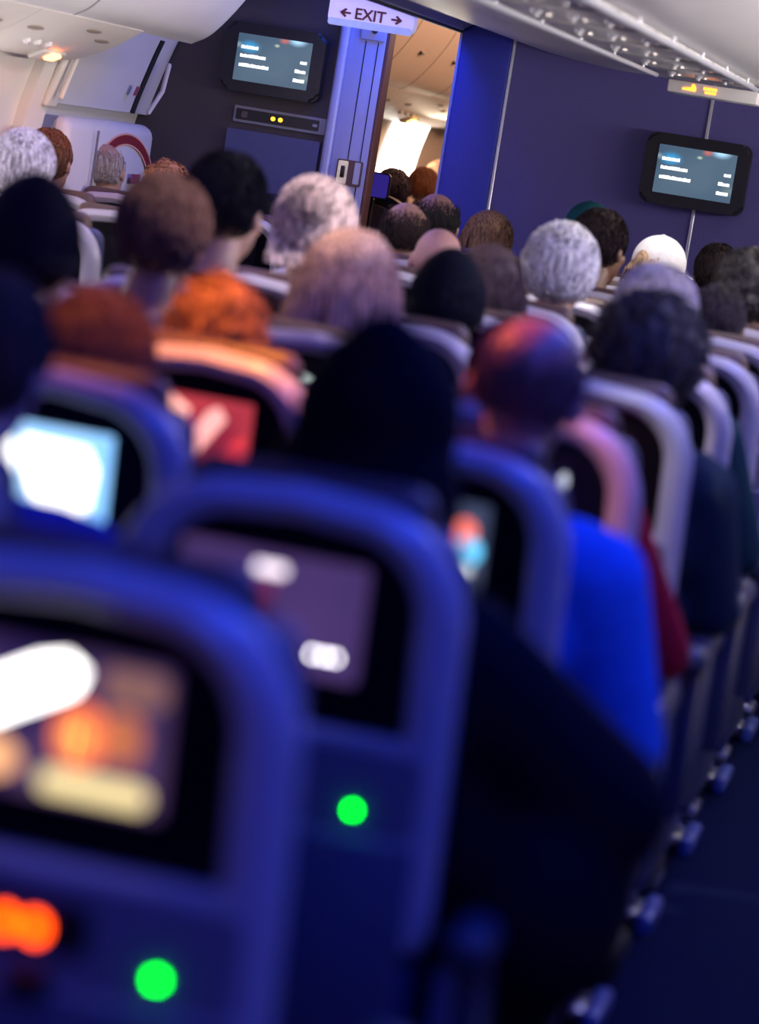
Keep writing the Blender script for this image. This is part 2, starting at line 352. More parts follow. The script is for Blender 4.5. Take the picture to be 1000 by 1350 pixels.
# EXIT sign
ex = tag(empty('exit_sign', (-2.64, 11.90, 2.005)), 'white EXIT sign with two dark red arrows above the doorway', 'exit sign')
obj('sign_body', plate(rrect(-.175, .175, -.083, .30, .03), -.0, .07), M_sign, ex)
obj('lower_band', plate(rrect(-.172, .172, -.088, -.060, .012), -.004, .0), mat('sign_cyan_edge', (.55, .75, .85), .3), ex)
text_mesh('EXIT', .062, 'letters', M_signtxt, ex, (-.004, -.002, -.034), bold=.0010)
for sx in (-1, 1):
    a = nb()
    plate([(sx*.083, -.038), (sx*.083, -.030), (sx*.112, -.030), (sx*.112, -.038)], -.004, .0, a)
    plate([(sx*.128, -.034), (sx*.106, -.016), (sx*.099, -.021), (sx*.113, -.034), (sx*.099, -.047), (sx*.106, -.052)], -.004, .0, a)
    obj('arrow', a, M_signtxt, ex)
obj('upper_panel', plate(rrect(-.07, .05, .035, .12, .006), -.004, .0), mat('sign_magenta', (.25, .03, .22), .3), ex)
obj('rivet', ell(nb(), (.075, -.004, .035), (.010, .004, .010)), mat('rivet_green', (.5, .65, .6), .3), ex)

# ================================================================ BULKHEAD FITTINGS
def tv_mat():
    if 'tv_picture' in MAT: return MAT['tv_picture']
    m = screen_mat('tv_picture', (.040, .075, .12), (.065, .105, .15), 1.5, 4); nt = m.node_tree; b = nt.nodes['Principled BSDF']
    src = b.inputs['Emission Color'].links[0].from_socket; tc = nt.nodes.new('ShaderNodeTexCoord')
    for (x, z, rx, c) in ((-.105, .045, .060, (.03, .30, .62)), (.010, .066, .016, (.40, .50, .36)), (.095, .100, .055, (.42, .70, .95)), (.040, .090, .030, (.45, .12, .10)), (-.16, .05, .030, (.20, .28, .32)), (.15, -.05, .05, (.12, .17, .19))):
        d = nt.nodes.new('ShaderNodeVectorMath'); d.operation = 'DISTANCE'; mp = nt.nodes.new('ShaderNodeMapping'); mp.inputs['Scale'].default_value = (1, 0, 1.7)
        nt.links.new(tc.outputs['Object'], mp.inputs[0]); nt.links.new(mp.outputs[0], d.inputs[0]); d.inputs[1].default_value = (x, 0, z*1.7)
        mr = nt.nodes.new('ShaderNodeMapRange'); mr.interpolation_type = 'SMOOTHSTEP'; mr.inputs[1].default_value = 0; mr.inputs[2].default_value = rx; mr.inputs[3].default_value = .9; mr.inputs[4].default_value = 0
        nt.links.new(d.outputs['Value'], mr.inputs[0]); mx = nt.nodes.new('ShaderNodeMix'); mx.data_type = 'RGBA'; nt.links.new(mr.outputs[0], mx.inputs[0]); nt.links.new(src, mx.inputs[6]); mx.inputs[7].default_value = (*c, 1); src = mx.outputs[2]
    nt.links.new(src, b.inputs['Emission Color']); return m
def monitor(cx, cz, label, w=.43, h=.29):
    t = tag(empty('wall_monitor', (cx, YB, cz)), label, 'monitor')
    obj('mount', plate(rrect(-w*.42, w*.42, -h*.4, h*.4, .02), -.02, .0), M_black, t)
    bm = plate(rrect(-w/2, w/2, -h/2, h/2, .042, 7), -.085, -.02)
    bmesh.ops.bevel(bm, geom=[e for e in bm.edges if all(abs(v.co.y+.085) < 1e-5 for v in e.verts)], offset=.014, segments=3, affect='EDGES')
    obj('housing', bm, M_black, t)
    s = obj('screen', plate(rrect(-.16, .16, -.098, .098, .003, 2), -.0885, -.085), tv_mat(), t)
    rows = ((-.142, -.072, .042), (-.142, -.035, .006), (-.142, -.015, -.033)); rr = ((.118, .143, .012), (.100, .143, -.026), (.098, .143, -.064))
    wm = glow((.92, .96, 1), 1.5)
    random.seed(3)
    for (a, b, z) in rows+rr:
        bm = nb(); x = a
        while x < b:
            wd = random.uniform(.006, .012); hh = random.uniform(.0055, .0085)
            plate(rrect(x, min(x+wd, b+.004), z-.0065, z+hh, .002, 2), -.0900, -.0885, bm); x += wd-.001
        obj('caption_bar', bm, wm, s)
    return t
monitor(-3.14, 1.745, 'black wall monitor beside the door frame on the dark grey bulkhead')
monitor(-1.322, 1.562, 'black wall monitor on the purple bulkhead under the seat belt sign', .43, .29)
sl = tag(empty('control_strip', (-3.09, YB, 1.51)), 'black control strip with two amber lights under the left monitor', 'control panel')
obj('frame', plate(rrect(-.20, .20, -.034, .034, .006), -.016, .0), mat('strip_frame', (.24, .24, .30), .35), sl)
obj('black_panel', plate(rrect(-.190, .172, -.023, .023, .003), -.019, -.016), M_black, sl)
for x in (-.028, .004): obj('amber_light', ell(nb(), (x, -.019, .0), (.010, .004, .009)), glow((1, .50, .02), 4), sl)
obj('button', plate(rrect(-.165, -.140, -.013, .013, .005), -.022, -.019), mat('button_brown', (.12, .09, .08), .5), sl)
obj('button', plate(rrect(.145, .165, -.006, .006, .005), -.022, -.019), mat('button_grey', (.35, .35, .4), .5), sl)
cbn = tag(empty('wall_cabinet', (-3.09, YB, .98)), 'dark blue flat panel cabinet on the bulkhead under the control strip', 'cabinet')
obj('panel', plate(rrect(-.215, .19, -.45, .465, .006), -.03, .0), mat('cabinet_navy', (.075, .085, .20), .45, var=.06), cbn)

# ================================================================ SEATS
YT = .14   # recline: y shift per metre of height
def lean(bm):
    for v in bm.verts: v.co.y -= (v.co.z-1.0)*YT
    return bm
OUT = [(-.222, .61), (.222, .61), (.214, .80), (.208, .98)]
def arch(hw, zt, r, zb, hwb, crown=.006, n=9):
    """closed outline of a back shell, counter-clockwise from bottom right"""
    pts = [(hwb, zb), ((hw+hwb)/2, zb+(zt-r-zb)*.5), (hw, zt-r)]
    for k in range(1, n+1):
        a = R(90*k/n); pts.append((hw-r+r*math.cos(a), zt-r-crown+(r+0)*math.sin(a)))
    pts.append((0, zt))
    return pts+[(-x, z) for x, z in reversed(pts[:-1])]
def raysample(poly, c, N=112):
    out = []; n = len(poly)
    for k in range(N):
        a = math.tau*k/N+.01; d = (math.cos(a), math.sin(a)); best = None
        for i in range(n):
            (x1, z1), (x2, z2) = poly[i], poly[(i+1) % n]
            ex_, ez = x2-x1, z2-z1; den = d[0]*ez-d[1]*ex_
            if abs(den) < 1e-12: continue
            t = ((x1-c[0])*ez-(z1-c[1])*ex_)/den; u = ((x1-c[0])*d[1]-(z1-c[1])*d[0])/den
            if t > 0 and -1e-6 <= u <= 1+1e-6 and (best is None or t < best): best = t
        out.append((c[0]+d[0]*best, c[1]+d[1]*best))
    return out
def off(poly, c, k): return [(x+(c[0]-x)/math.hypot(c[0]-x, c[1]-z)*k, z+(c[1]-z)/math.hypot(c[0]-x, c[1]-z)*k) for x, z in poly]
PC = (0, .97)
OUTP = raysample(arch(.208, 1.135, .135, .61, .216), PC)
INP = raysample(arch(.154, 1.096, .090, .863, .158), PC)
def loftloops(loops):
    bm = nb(); L = [[bm.verts.new((x, y, z)) for x, z in P] for P, y in loops]
    for a, b in zip(L, L[1:]):
        n = len(a)
        for i in range(n): j = (i+1) % n; bm.faces.new((a[i], a[j], b[j], b[i]))
    return bm, L
SEATMESH = {}
def mesh_of(name, bm, m, smooth=True):
    o = obj(name, bm, m, None, smooth); me = o.data; bpy.data.objects.remove(o); return me
def build_seat_meshes():
    S = SEATMESH
    mid = [((a[0]+b[0])/2, (a[1]+b[1])/2) for a, b in zip(OUTP, INP)]
    bm, L = loftloops([(off(OUTP, PC, .02), .045), (OUTP, .038), (OUTP, .020), (off(OUTP, PC, .004), .008), (off(OUTP, PC, .012), .0), (mid, -.006), (off(INP, PC, -.008), -.002), (INP, .006), (INP, .022)])
    S['back_shell'] = mesh_of('back_shell', lean(bm), M_rim)
    bm = nb(); a = [bm.verts.new((x, .018, z)) for x, z in off(INP, PC, -.002)]; bm.faces.new(a); b = [bm.verts.new((x, .03, z)) for x, z in off(INP, PC, -.002)]; bm.faces.new(b[::-1])
    n = len(a)
    for i in range(n): bm.faces.new((a[i], b[i], b[(i+1) % n], a[(i+1) % n]))
    S['bezel'] = mesh_of('bezel', lean(bm), M_bezel)
    S['screen'] = mesh_of('screen', lean(plate(rrect(-.127, .093, .916, 1.053, .004, 2), .0135, .019)), M_screenoff)
    S['ledge'] = mesh_of('ledge', lean(plate(rrect(-.185, .185, .748, .848, .014), -.0065, .004)), M_shell)
    S['slot'] = mesh_of('slot', lean(plate(rrect(-.075, .048, .778, .828, .010), -.008, .004)), M_black)
    S['status_light'] = mesh_of('status_light', lean(ell(nb(), (.113, -.008, .775), (.0045, .003, .0045))), glow((0, 1, 0), 22))
    S['tray_table'] = mesh_of('tray_table', lean(span(-.19, .19, -.022, -.002, .46, .742, .008, 2)), M_tray)
    S['tray_latch'] = mesh_of('tray_latch', lean(span(-.02, .02, -.030, -.006, .735, .765, .005, 2)), M_black)
    S['pocket'] = mesh_of('pocket', lean(span(-.20, .20, -.012, .05, .30, .60, .02, 3)), M_leather)
    bm = span(-.200, .200, .046, .165, .44, 1.10, .045, 4)
    for v in bm.verts:
        if v.co.z > 1.0: v.co.x *= .93
    S['back_cushion'] = mesh_of('back_cushion', lean(bm), M_leather)
    bm = span(-.150, .150, .045, .125, .93, 1.147, .035, 4)
    S['headrest'] = mesh_of('headrest', lean(bm), M_headrest)
    bm = span(-.222, .222, .10, .60, .33, .465, .045, 4)
    S['seat_cushion'] = mesh_of('seat_cushion', bm, M_leather)
    S['seat_pan'] = mesh_of('seat_pan', span(-.215, .215, .10, .56, .27, .34, .012, 2), M_arm)
    bm = nb(); span(-.03, .03, .06, .47, .60, .655, .022, 3, bm)
    S['armrest'] = mesh_of('armrest', bm, M_arm)
    bm = nb(); span(-.022, .022, .13, .40, .30, .61, .012, 2, bm)
    S['armrest_support'] = mesh_of('armrest_support', bm, M_arm)
    bm = nb(); cap(bm, (0, .14, .29), (0, .06, .03), .018, .016, 10)
    S['rear_leg'] = mesh_of('leg', bm, M_metal)
    bm = nb(); cap(bm, (0, .46, .29), (0, .50, .03), .018, .016, 10)
    S['front_leg'] = mesh_of('leg', bm, M_metal)
    S['foot'] = mesh_of('foot_rail', span(-.028, .028, .0, .14, .0, .035, .010, 2), M_metal)
    S['foot_cover'] = mesh_of('foot_cover', span(-.018, .018, .37, .59, .0, .045, .012, 2), mat('foot_cover_blue', (.06, .10, .30), .4))
    S['side_shroud'] = mesh_of('side_shroud', span(-.012, .012, .08, .54, .16, .60, .010, 2), mat('shroud_navy', (.06, .075, .16), .35))
build_seat_meshes()
COLX = {1: -.73, 2: -1.28, 3: -1.83, 4: -2.92, 5: -3.41}
SHIFT = {(11, 1): -.90, (11, 2): -1.43, (11, 3): -1.95, (10, 3): -1.92, (9, 3): -1.90}
def seatx(r, c): return SHIFT.get((r, c), COLX[c])
def rowy(i): return 2.5+.805*i
def part(me, name, parent, loc=(0, 0, 0)):
    o = bpy.data.objects.new(name, me); link(o, parent); o.location = loc; return o
SC_OFF = .0128
def tilt_patch(pts, d=.0125): return lean(plate(pts, d-.0008, d))
def circ(x, z, rx, rz=None, n=22): rz = rz or rx; return [(x+rx*math.cos(i*math.tau/n), z+rz*math.sin(i*math.tau/n)) for i in range(n)]
def make_seat(row, col, label, picture=None, group=None, light=True):
    t = empty('passenger_seat', (seatx(row, col), rowy(row), 0)); tag(t, label, 'seat', group)
    S = SEATMESH
    part(S['back_shell'], 'back_shell', t); part(S['bezel'], 'bezel', t)
    sc = part(S['screen'], 'screen', t)
    for nm in ('ledge', 'slot', 'tray_table', 'tray_latch', 'pocket', 'back_cushion', 'headrest', 'seat_cushion', 'seat_pan'): part(S[nm], nm, t)
    if light: part(S['status_light'], 'status_light', t)
    sides = (-1, 1) if col in (1, 4) else (-1,)
    for s in sides:
        a = part(S['armrest'], 'armrest', t, (s*.262, 0, 0)); part(S['armrest_support'], 'support', a)
        if s == 1: part(S['side_shroud'], 'side_shroud', t, (.238, 0, 0)); part(S['foot_cover'], 'foot_cover', t, (.235, 0, 0))
    for s in (-1, 1):
        for nm in ('rear_leg', 'front_leg'):
            l = part(S[nm], 'leg', t, (s*.19, 0, 0))
            part(S['foot'], 'foot', l, (0, -.01 if nm == 'rear_leg' else .43, 0))
    if picture: picture(t, sc)
    return t
def scr(sc, m):
    sc.data = sc.data.copy(); sc.data.materials.clear(); sc.data.materials.append(m)
def px(sc, pts, c, s): obj('picture_patch', tilt_patch(pts), glow(c, s), sc, False)
def pic_A(t, sc):
    scr(sc, screen_mat('film_violet', (.030, .016, .10), (.10, .05, .14), .9, 9))
    px(sc, [(-.120, .965), (-.105, .955), (.005, 1.018), (.012, 1.036), (-.004, 1.047), (-.03, 1.040), (-.120, .990)], (1, .96, .93), 6)
    px(sc, circ(.014, .978, .024, .030), (1, .20, .06), 1.4); px(sc, circ(.012, .975, .010, .013), (1, .55, .12), 1.9)
    px(sc, circ(.052, .983, .020, .026), (.75, .22, .10), .8)
    px(sc, rrect(-.020, .082, .921, .943, .010), (.95, .75, .36), 1.3)
    px(sc, circ(-.07, .945, .03, .020), (1, .48, .22), 1.3); px(sc, circ(-.118, 1.035, .03, .018), (.9, .3, .15), .9)
    px(sc, rrect(.03, .088, 1.015, 1.045, .01), (.55, .26, .22), .5)
    for x in (-.030, -.002):
        obj('orange_light', lean(ell(nb(), (x, -.010, .800), (.010, .003, .012))), glow((1, .06, .0), 9), t)
def pic_B(t, sc):
    scr(sc, screen_mat('menu_violet', (.075, .04, .17), (.11, .055, .21), .85, 5))
    px(sc, rrect(-.040, -.002, 1.027, 1.039, .005), (1, .85, .95), 2.0)
    px(sc, rrect(-.036, -.014, .985, 1.024, .004), (.55, .05, .16), .5)
    for x in (.004, .026, .040, .054, .066): px(sc, circ(x, .944, .0030), (1, .95, 1), 13 if x > .01 else 3)
def pic_C(t, sc):
    scr(sc, screen_mat('film_dusk', (.02, .035, .09), (.10, .12, .22), .8, 9))
    px(sc, circ(.060, 1.010, .018, .020), (.9, .18, .14), 1.5); px(sc, circ(.068, .985, .020, .020), (.12, .55, .9), 1.7)
    px(sc, circ(.068, .950, .013, .020), (.95, 1, 1), 3.2); px(sc, circ(.022, .945, .017, .014), (.2, .5, .75), 1.1); px(sc, rrect(.05, .09, .917, .928, .004), (.8, .10, .06), 1.2)
def pic_C2(t, sc):
    scr(sc, screen_mat('map_blue', (.18, .45, .85), (.55, .75, .95), 1.7, 5))
    px(sc, circ(-.078, .995, .034, .045), (1, 1, .97), 2.6)
    px(sc, [(-.04, 1.035), (.06, 1.03), (.075, 1.0), (.068, .94), (.03, .925), (-.02, .945), (-.04, .99)], (1, .99, .95), 2.6)
    px(sc, circ(-.112, .985, .016, .03), (.95, .85, .65), 1.4)
def pic_D2(t, sc):
    scr(sc, screen_mat('film_red', (.30, .02, .05), (.55, .05, .07), 1.0, 8))
    px(sc, [(-.12, 1.04), (-.05, 1.05), (-.015, 1.03), (-.02, .99), (-.05, .93), (-.085, .935), (-.10, .98)], (1, .45, .38), 1.7)
    px(sc, [(-.045, .925), (-.015, .925), (.05, 1.02), (.035, 1.04), (.015, 1.03)], (1, .42, .40), 1.4)
    px(sc, [(.02, .925), (.085, .925), (.085, 1.0), (.06, .98)], (.9, .05, .07), 1.0)
def pic_D1(t, sc):
    px(sc, circ(.070, .935, .010), (1, .92, 1), 6); px(sc, rrect(.066, .080, .955, .995, .005), (.5, .4, .5), .8); px(sc, circ(.078, 1.02, .008, .014), (.7, .75, .9), 1)
def pic_E1(t, sc):
    px(sc, circ(.045, 1.020, .020, .013), (1, .30, .10), 1.6); px(sc, circ(.060, 1.012, .012), (1, .38, .14), 2.4); px(sc, circ(.056, .985, .011), (1, .30, .12), 2.4); px(sc, circ(.01, 1.02, .014, .01), (.8, .35, .25), .9)
def pic_small(c, s, x=.0, z=1.03):
    def f(t, sc):
        px(sc, rrect(x-.05, x+.05, z-.006, z+.006, .004), c, s)
    return f
def pic_spark(t, sc):
    px(sc, circ(-.02, 1.02, .010), (1, .95, .9), 5); px(sc, circ(-.028, 1.0, .014, .02), (.9, .4, .3), 1.2); px(sc, circ(-.018, .965, .010, .012), (.2, .7, .8), 1.5)

seats = {}
PIC = {(0, 1): pic_A, (1, 1): pic_B, (2, 1): pic_C, (2, 2): pic_C2, (3, 2): pic_D2, (3, 1): pic_D1, (4, 1): pic_E1,
       (4, 2): pic_small((.75, .9, .85), 2.0, .02, 1.045), (5, 2): pic_spark, (6, 2): pic_small((.5, .6, .9), 1.2), (5, 3): pic_small((.9, .95, .8), 2.2, .03, 1.03), (8, 3): pic_small((.3, .7, .9), 1.2)}
SEATLAB = {(0, 1): 'seat whose back screen shows orange faces and a white bar, orange lights below',
           (1, 1): 'seat behind the black hooded passenger, dim violet screen and green light',
           (2, 1): 'seat of the bald man in blue, screen with coral and cyan spots',
           (2, 2): 'seat with a bright white and pale blue back screen',
           (3, 2): 'seat with a red back screen and orange-lit top rim',
           (3, 1): 'seat of the passenger in red sleeves behind the bald man',
           (4, 1): 'aisle seat whose back screen shows two orange spots'}

# ================================================================ PEOPLE
def remesh(name, bm, vox, smooth_it=6, target=None):
    me = bpy.data.meshes.new(name); bm.to_mesh(me); bm.free()
    o = bpy.data.objects.new(name, me); COL.objects.link(o)
    md = o.modifiers.new('r', 'REMESH'); md.mode = 'VOXEL'; md.voxel_size = vox
    sm = o.modifiers.new('s', 'SMOOTH'); sm.factor = .5; sm.iterations = smooth_it
    if target: dc = o.modifiers.new('d', 'DECIMATE'); dc.ratio = target
    bpy.context.view_layer.update()
    m2 = bpy.data.meshes.new_from_object(o.evaluated_get(bpy.context.evaluated_depsgraph_get()))
    bpy.data.objects.remove(o); bpy.data.meshes.remove(me)
    m2.polygons.foreach_set('use_smooth', [True]*len(m2.polygons)); m2.name = name; return m2
HC = Vector((0, -.055, 1.215))      # head centre of the seated figure
def arm_pts(s, pose):
    if pose == 'out': return (s*.18, -.10, .98), (s*.275, -.03, .735), (s*.22, .21, .68)
    return (s*.165, -.10, .975), (s*.218, -.03, .73), (s*.14, .20, .675)
def body_bm(pose='rest'):
    bm = nb()
    # torso and pelvis
    ell(bm, (0, 0, .55), (.17, .13, .11)); ell(bm, (0, -.05, .70), (.15, .105, .16)); ell(bm, (0, -.085, .87), (.165, .11, .14))
    cap(bm, (-.13, -.095, .985), (.13, -.095, .985), .058, .058)
    cap(bm, (0, -.095, 1.0), (0, -.07, 1.12), .058, .052)
    # head: cranium, jaw, brow, nose, lips, ears
    ell(bm, HC+Vector((0, -.010, .020)), (.076, .096, .088), seg=28, rings=20); ell(bm, HC+Vector((0, .032, -.040)), (.061, .066, .080), seg=24, rings=16)
    ell(bm, HC+Vector((0, .066, -.095)), (.030, .028, .024)); ell(bm, HC+Vector((0, .082, .018)), (.052, .014, .012))
    cap(bm, HC+Vector((0, .092, .005)), HC+Vector((0, .112, -.028)), .009, .013); ell(bm, HC+Vector((0, .094, -.064)), (.024, .010, .010))
    for s in (-1, 1):
        ell(bm, HC+Vector((s*.079, -.012, -.012)), (.011, .021, .032), Matrix.Rotation(s*R(18), 3, 'Z') @ Matrix.Rotation(R(-12), 3, 'X'))
        ell(bm, HC+Vector((s*.042, .066, -.030)), (.022, .020, .022))
        sh, el, wr = [Vector(p) for p in arm_pts(s, pose)]
        cap(bm, sh, el, .052, .040); cap(bm, el, wr, .041, .027)
        # palm, four fingers and thumb, slightly curled
        d = Vector((-s*.10, .98, -.14)).normalized(); side = Vector((s, .12, 0)).normalized(); dn = Vector((0, -.12, -1)).normalized()
        pc = wr+d*.05; cap(bm, wr+d*.015, wr+d*.075, .026, .028); ell(bm, pc+d*.012, (.040, .045, .017))
        for k, (o_, l) in enumerate(((-.030, .070), (-.010, .080), (.010, .075), (.030, .058))):
            p0 = wr+d*.085+side*o_; p1 = p0+d*l*.5+dn*l*.14; p2 = p1+d*l*.32+dn*l*.38
            cap(bm, p0, p1, .0095, .0088, 10); cap(bm, p1, p2, .0088, .0075, 10)
        t0 = wr+d*.035-side*.030; t1 = t0+d*.032-side*.022+dn*.006; t2 = t1+d*.028-side*.004+dn*.012
        cap(bm, t0, t1, .0125, .0105, 10); cap(bm, t1, t2, .0105, .0085, 10)
        # legs
        cap(bm, (s*.085, .02, .555), (s*.115, .40, .560), .082, .060); cap(bm, (s*.115, .40, .55), (s*.115, .42, .12), .055, .036)
        cap(bm, (s*.115, .41, .06), (s*.125, .555, .042), .040, .034)
    return bm
def shirt_bm(pose='rest', k=.016, short=False):
    bm = nb()
    ell(bm, (0, 0, .56), (.17+k, .13+k, .12+k)); ell(bm, (0, -.05, .70), (.155+k, .108+k, .16)); ell(bm, (0, -.085, .87), (.168+k, .112+k, .14+k))
    cap(bm, (-.135, -.095, .985), (.135, -.095, .985), .058+k, .058+k)
    cone(bm, (0, -.095, .98), (0, -.085, 1.072), .088+k, .058+k*.7, 18)
    for s in (-1, 1):
        sh, el, wr = [Vector(p) for p in arm_pts(s, pose)]
        cap(bm, sh, el, .056+k, .043+k)
        if not short: cap(bm, el, el.lerp(wr, .92), .043+k, .031+k*.7)
    return bm
def parka_bm():
    bm = nb()
    ell(bm, (0, .0, .60), (.25, .20, .20)); ell(bm, (0, -.05, .76), (.24, .17, .20)); ell(bm, (0, -.08, .90), (.225, .155, .16))
    cap(bm, (-.15, -.09, .968), (.15, -.09, .968), .084, .084)
    for s, e in ((-1, Vector((-.255, -.02, .74))), (1, Vector((.345, -.02, .80)))):
        cap(bm, (s*.18, -.09, .95), e, .080, .092 if s > 0 else .07); cap(bm, e, (s*.27 if s > 0 else -.22, .20, .67), .085 if s > 0 else .068, .055)
    ell(bm, (.29, -.02, .67), (.120, .16, .15)); ell(bm, (.25, .05, .55), (.09, .14, .13))
    return bm
def trouser_bm():
    bm = nb(); ell(bm, (0, .0, .545), (.185, .145, .115))
    for s in (-1, 1):
        cap(bm, (s*.085, .02, .56), (s*.115, .40, .565), .096, .074); cap(bm, (s*.115, .40, .555), (s*.115, .42, .13), .070, .052)
    return bm
def shoe_bm():
    bm = nb()
    for s in (-1, 1): cap(bm, (s*.115, .40, .052), (s*.125, .565, .046), .048, .042)
    for v in bm.verts: v.co.z = max(v.co.z, .0)
    return bm
BODY = {p: remesh('body_'+p, body_bm(p), .0075, 4) for p in ('rest', 'out')}
SHIRT = {p: remesh('shirt_'+p, shirt_bm(p), .013, 5) for p in ('rest', 'out')}
PARKA = remesh('parka', parka_bm(), .014, 8); TROU = remesh('trousers', trouser_bm(), .014, 5)
SHOE = {}
def shoe_mesh(s):
    if s not in SHOE:
        bm = nb(); cap(bm, (s*.115, .40, .052), (s*.125, .565, .046), .048, .042)
        for v in bm.verts: v.co.z = max(v.co.z, .0)
        SHOE[s] = mesh_of('shoe', bm, mat('shoe_dark', (.02, .018, .018), .4))
    return SHOE[s]

# ---- hair: a scalp volume with strands laid over it
CR = HC+Vector((0, -.012, .024))      # centre of the cranium
def scalp(d, r=(.080, .100, .093)):   # point of the scalp ellipsoid in direction d
    return Vector((d.x*r[0], d.y*r[1], d.z*r[2]))
def volume(bm, c, r, amp=.004, f=14, seed=0, sub=4, cut=None):
    g = bmesh.ops.create_icosphere(bm, subdivisions=sub, radius=1); sv = Vector((seed*3.1, seed*1.7, seed))
    dead = []
    for v in g['verts']:
        d = v.co.normalized(); p = Vector((d.x*r[0], d.y*r[1], d.z*r[2])); v.co = c+p+d*(noise.noise(p*f*3+sv)*amp)
        if cut and cut(v.co): dead.append(v)
    if dead: bmesh.ops.delete(bm, geom=dead, context='VERTS')
def strand(bm, pts, r):
    prev = None; n = len(pts)
    for i, p in enumerate(pts):
        t = (pts[min(i+1, n-1)]-pts[max(i-1, 0)]); t = t.normalized() if t.length > 1e-6 else Vector((0, 0, 1))
        a = t.orthogonal().normalized(); b = t.cross(a); rr = r*(1-.75*(i/(n-1))**2)
        ring = [bm.verts.new(p+(a*math.cos(q)+b*math.sin(q))*rr) for q in (0, 2.094, 4.189)]
        if prev:
            for k in range(3): bm.faces.new((prev[k], prev[(k+1) % 3], ring[(k+1) % 3], ring[k]))
        prev = ring
def hair_short(seed, n=620, length=.055, thick=.006, r=.0028, top=True, jit=.35, amp=.004):
    random.seed(seed); bm = nb(); rr = (.080+thick, .099+thick, .092+thick)
    front = .048; low = -.058
    def inside(p):
        q = p-CR; return q.y > front-max(0, q.z-.02)*-.1+.02 and q.z < .055 or (q.z < low) or (q.y > .015 and q.z < -.01)
    volume(bm, CR, rr, amp, 14, seed, 4, inside)
    if not top:
        dead = [v for v in bm.verts if (v.co-CR).z > .020 or ((v.co-CR).y > .0 and (v.co-CR).z > -.0)]
        bmesh.ops.delete(bm, geom=dead, context='VERTS')
    k = 0
    while k < n:
        d = Vector((random.gauss(0, 1), random.gauss(0, 1), random.gauss(0, 1))).normalized(); p = CR+scalp(d, rr)
        q = p-CR
        if inside(p) or (not top and (q.z > .045+random.gauss(0, .012) or (q.y > 0 and q.z > 0))): continue
        k += 1
        dn = Vector((0, -.35, -1)) if q.y < .05 else Vector((0, .6, .5)); flow = (dn-d*dn.dot(d))
        flow = flow.normalized() if flow.length > .1 else Vector((random.gauss(0, 1), random.gauss(0, 1), 0)).normalized()
        flow = (flow+Vector((random.gauss(0, jit), random.gauss(0, jit), random.gauss(0, jit)))).normalized()
        pts = []
        for i in range(4):
            x = p+flow*length*i/3; dd = x-CR; e = Vector((dd.x/rr[0], dd.y/rr[1], dd.z/rr[2]))
            if e.length > 0: x = CR+Vector((e.x*rr[0], e.y*rr[1], e.z*rr[2]))/e.length*(1.0+.02*(i in (1, 2))+random.uniform(0, .04))
            pts.append(x)
        strand(bm, pts, r)
    return bm
def hair_long(seed, n=520, drop=.22, width=.105, r=.0045, wave=.006):
    random.seed(seed); bm = nb(); rr = (.090, .108, .100)
    def face(p): q = p-CR; return q.y > .045 and q.z < .055
    volume(bm, CR, rr, .005, 10, seed, 4, face)
    # fall of hair behind the neck
    g = nb(); ell(bm, CR+Vector((0, -.045, -.10)), (width*.92, .060, drop*.72), seg=24, rings=16)
    for k in range(n):
        a = random.uniform(-math.pi, math.pi)
        if abs(a) < .75: continue
        a2 = a+math.pi/2   # a=0 faces forward
        d = Vector((math.cos(a2), math.sin(a2), random.uniform(-.1, .95))).normalized(); p = CR+scalp(d, rr)
        end = CR+Vector((math.cos(a2)*width*random.uniform(.75, 1.15), -.035+math.sin(a2)*.075, -drop*random.uniform(.75, 1.1)))
        midp = CR+Vector((d.x*.115, d.y*.112-.01, min(d.z*.09, -.02))); ph = random.uniform(0, 6)
        pts = []
        for i in range(8):
            t = i/7; x = p*(1-t)**2+midp*2*t*(1-t)+end*t*t; x = x+Vector((math.sin(ph+t*9), math.cos(ph+t*8), 0))*wave*t; pts.append(x)
        strand(bm, pts, r)
    g.free(); return bm
def hair_bun(seed):
    bm = hair_short(seed, 700, .08, .016, .0034, True, .5, .010); random.seed(seed+50)
    bc = CR+Vector((.012, -.095, .045)); volume(bm, bc, (.046, .040, .040), .016, 16, seed, 3)
    for k in range(240):
        d = Vector((random.gauss(0, 1), random.gauss(0, 1), random.gauss(0, 1))).normalized(); a = d.orthogonal().normalized(); b = d.cross(a)
        pts = [bc+(a*math.cos(t)+b*math.sin(t))*.050*random.uniform(.95, 1.08) for t in (0, .5, 1, 1.5, 2.0)]
        if random.random() < .25: pts[-1] = pts[-1]+(a+b)*.02
        strand(bm, pts, .003)
    for k in range(120):      # loose ends down the nape
        x0 = random.uniform(-.075, .075); p = CR+Vector((x0, -.085, -.02)); pts = [p+Vector((random.gauss(0, .004), -.006*i, -.022*i)) for i in range(5)]
        strand(bm, pts, .0032)
    return bm
def hair_curly(seed, n=420, size=.026, rr=(.098, .116, .108), low=-.11):
    random.seed(seed); bm = nb()
    def face(p): q = p-CR; return (q.y > .05 and q.z < .06) or q.z < low
    volume(bm, CR+Vector((0, -.006, 0)), rr, .018, 11, seed, 4, face)
    k = 0
    while k < n:
        d = Vector((random.gauss(0, 1), random.gauss(0, 1), random.gauss(0, 1))).normalized(); p = CR+scalp(d, rr)*random.uniform(.95, 1.08)
        if face(p): continue
        k += 1; a = d.orthogonal().normalized(); b = d.cross(a); s = random.uniform(.45, 1)*size; ph = random.uniform(0, 6)
        pts = [p+(a*math.cos(ph+t)+b*math.sin(ph+t))*s*.5+d*s*.22*t*.4 for t in (0, .9, 1.8, 2.7, 3.6, 4.5, 5.4)]
        strand(bm, pts, .0038)
    return bm
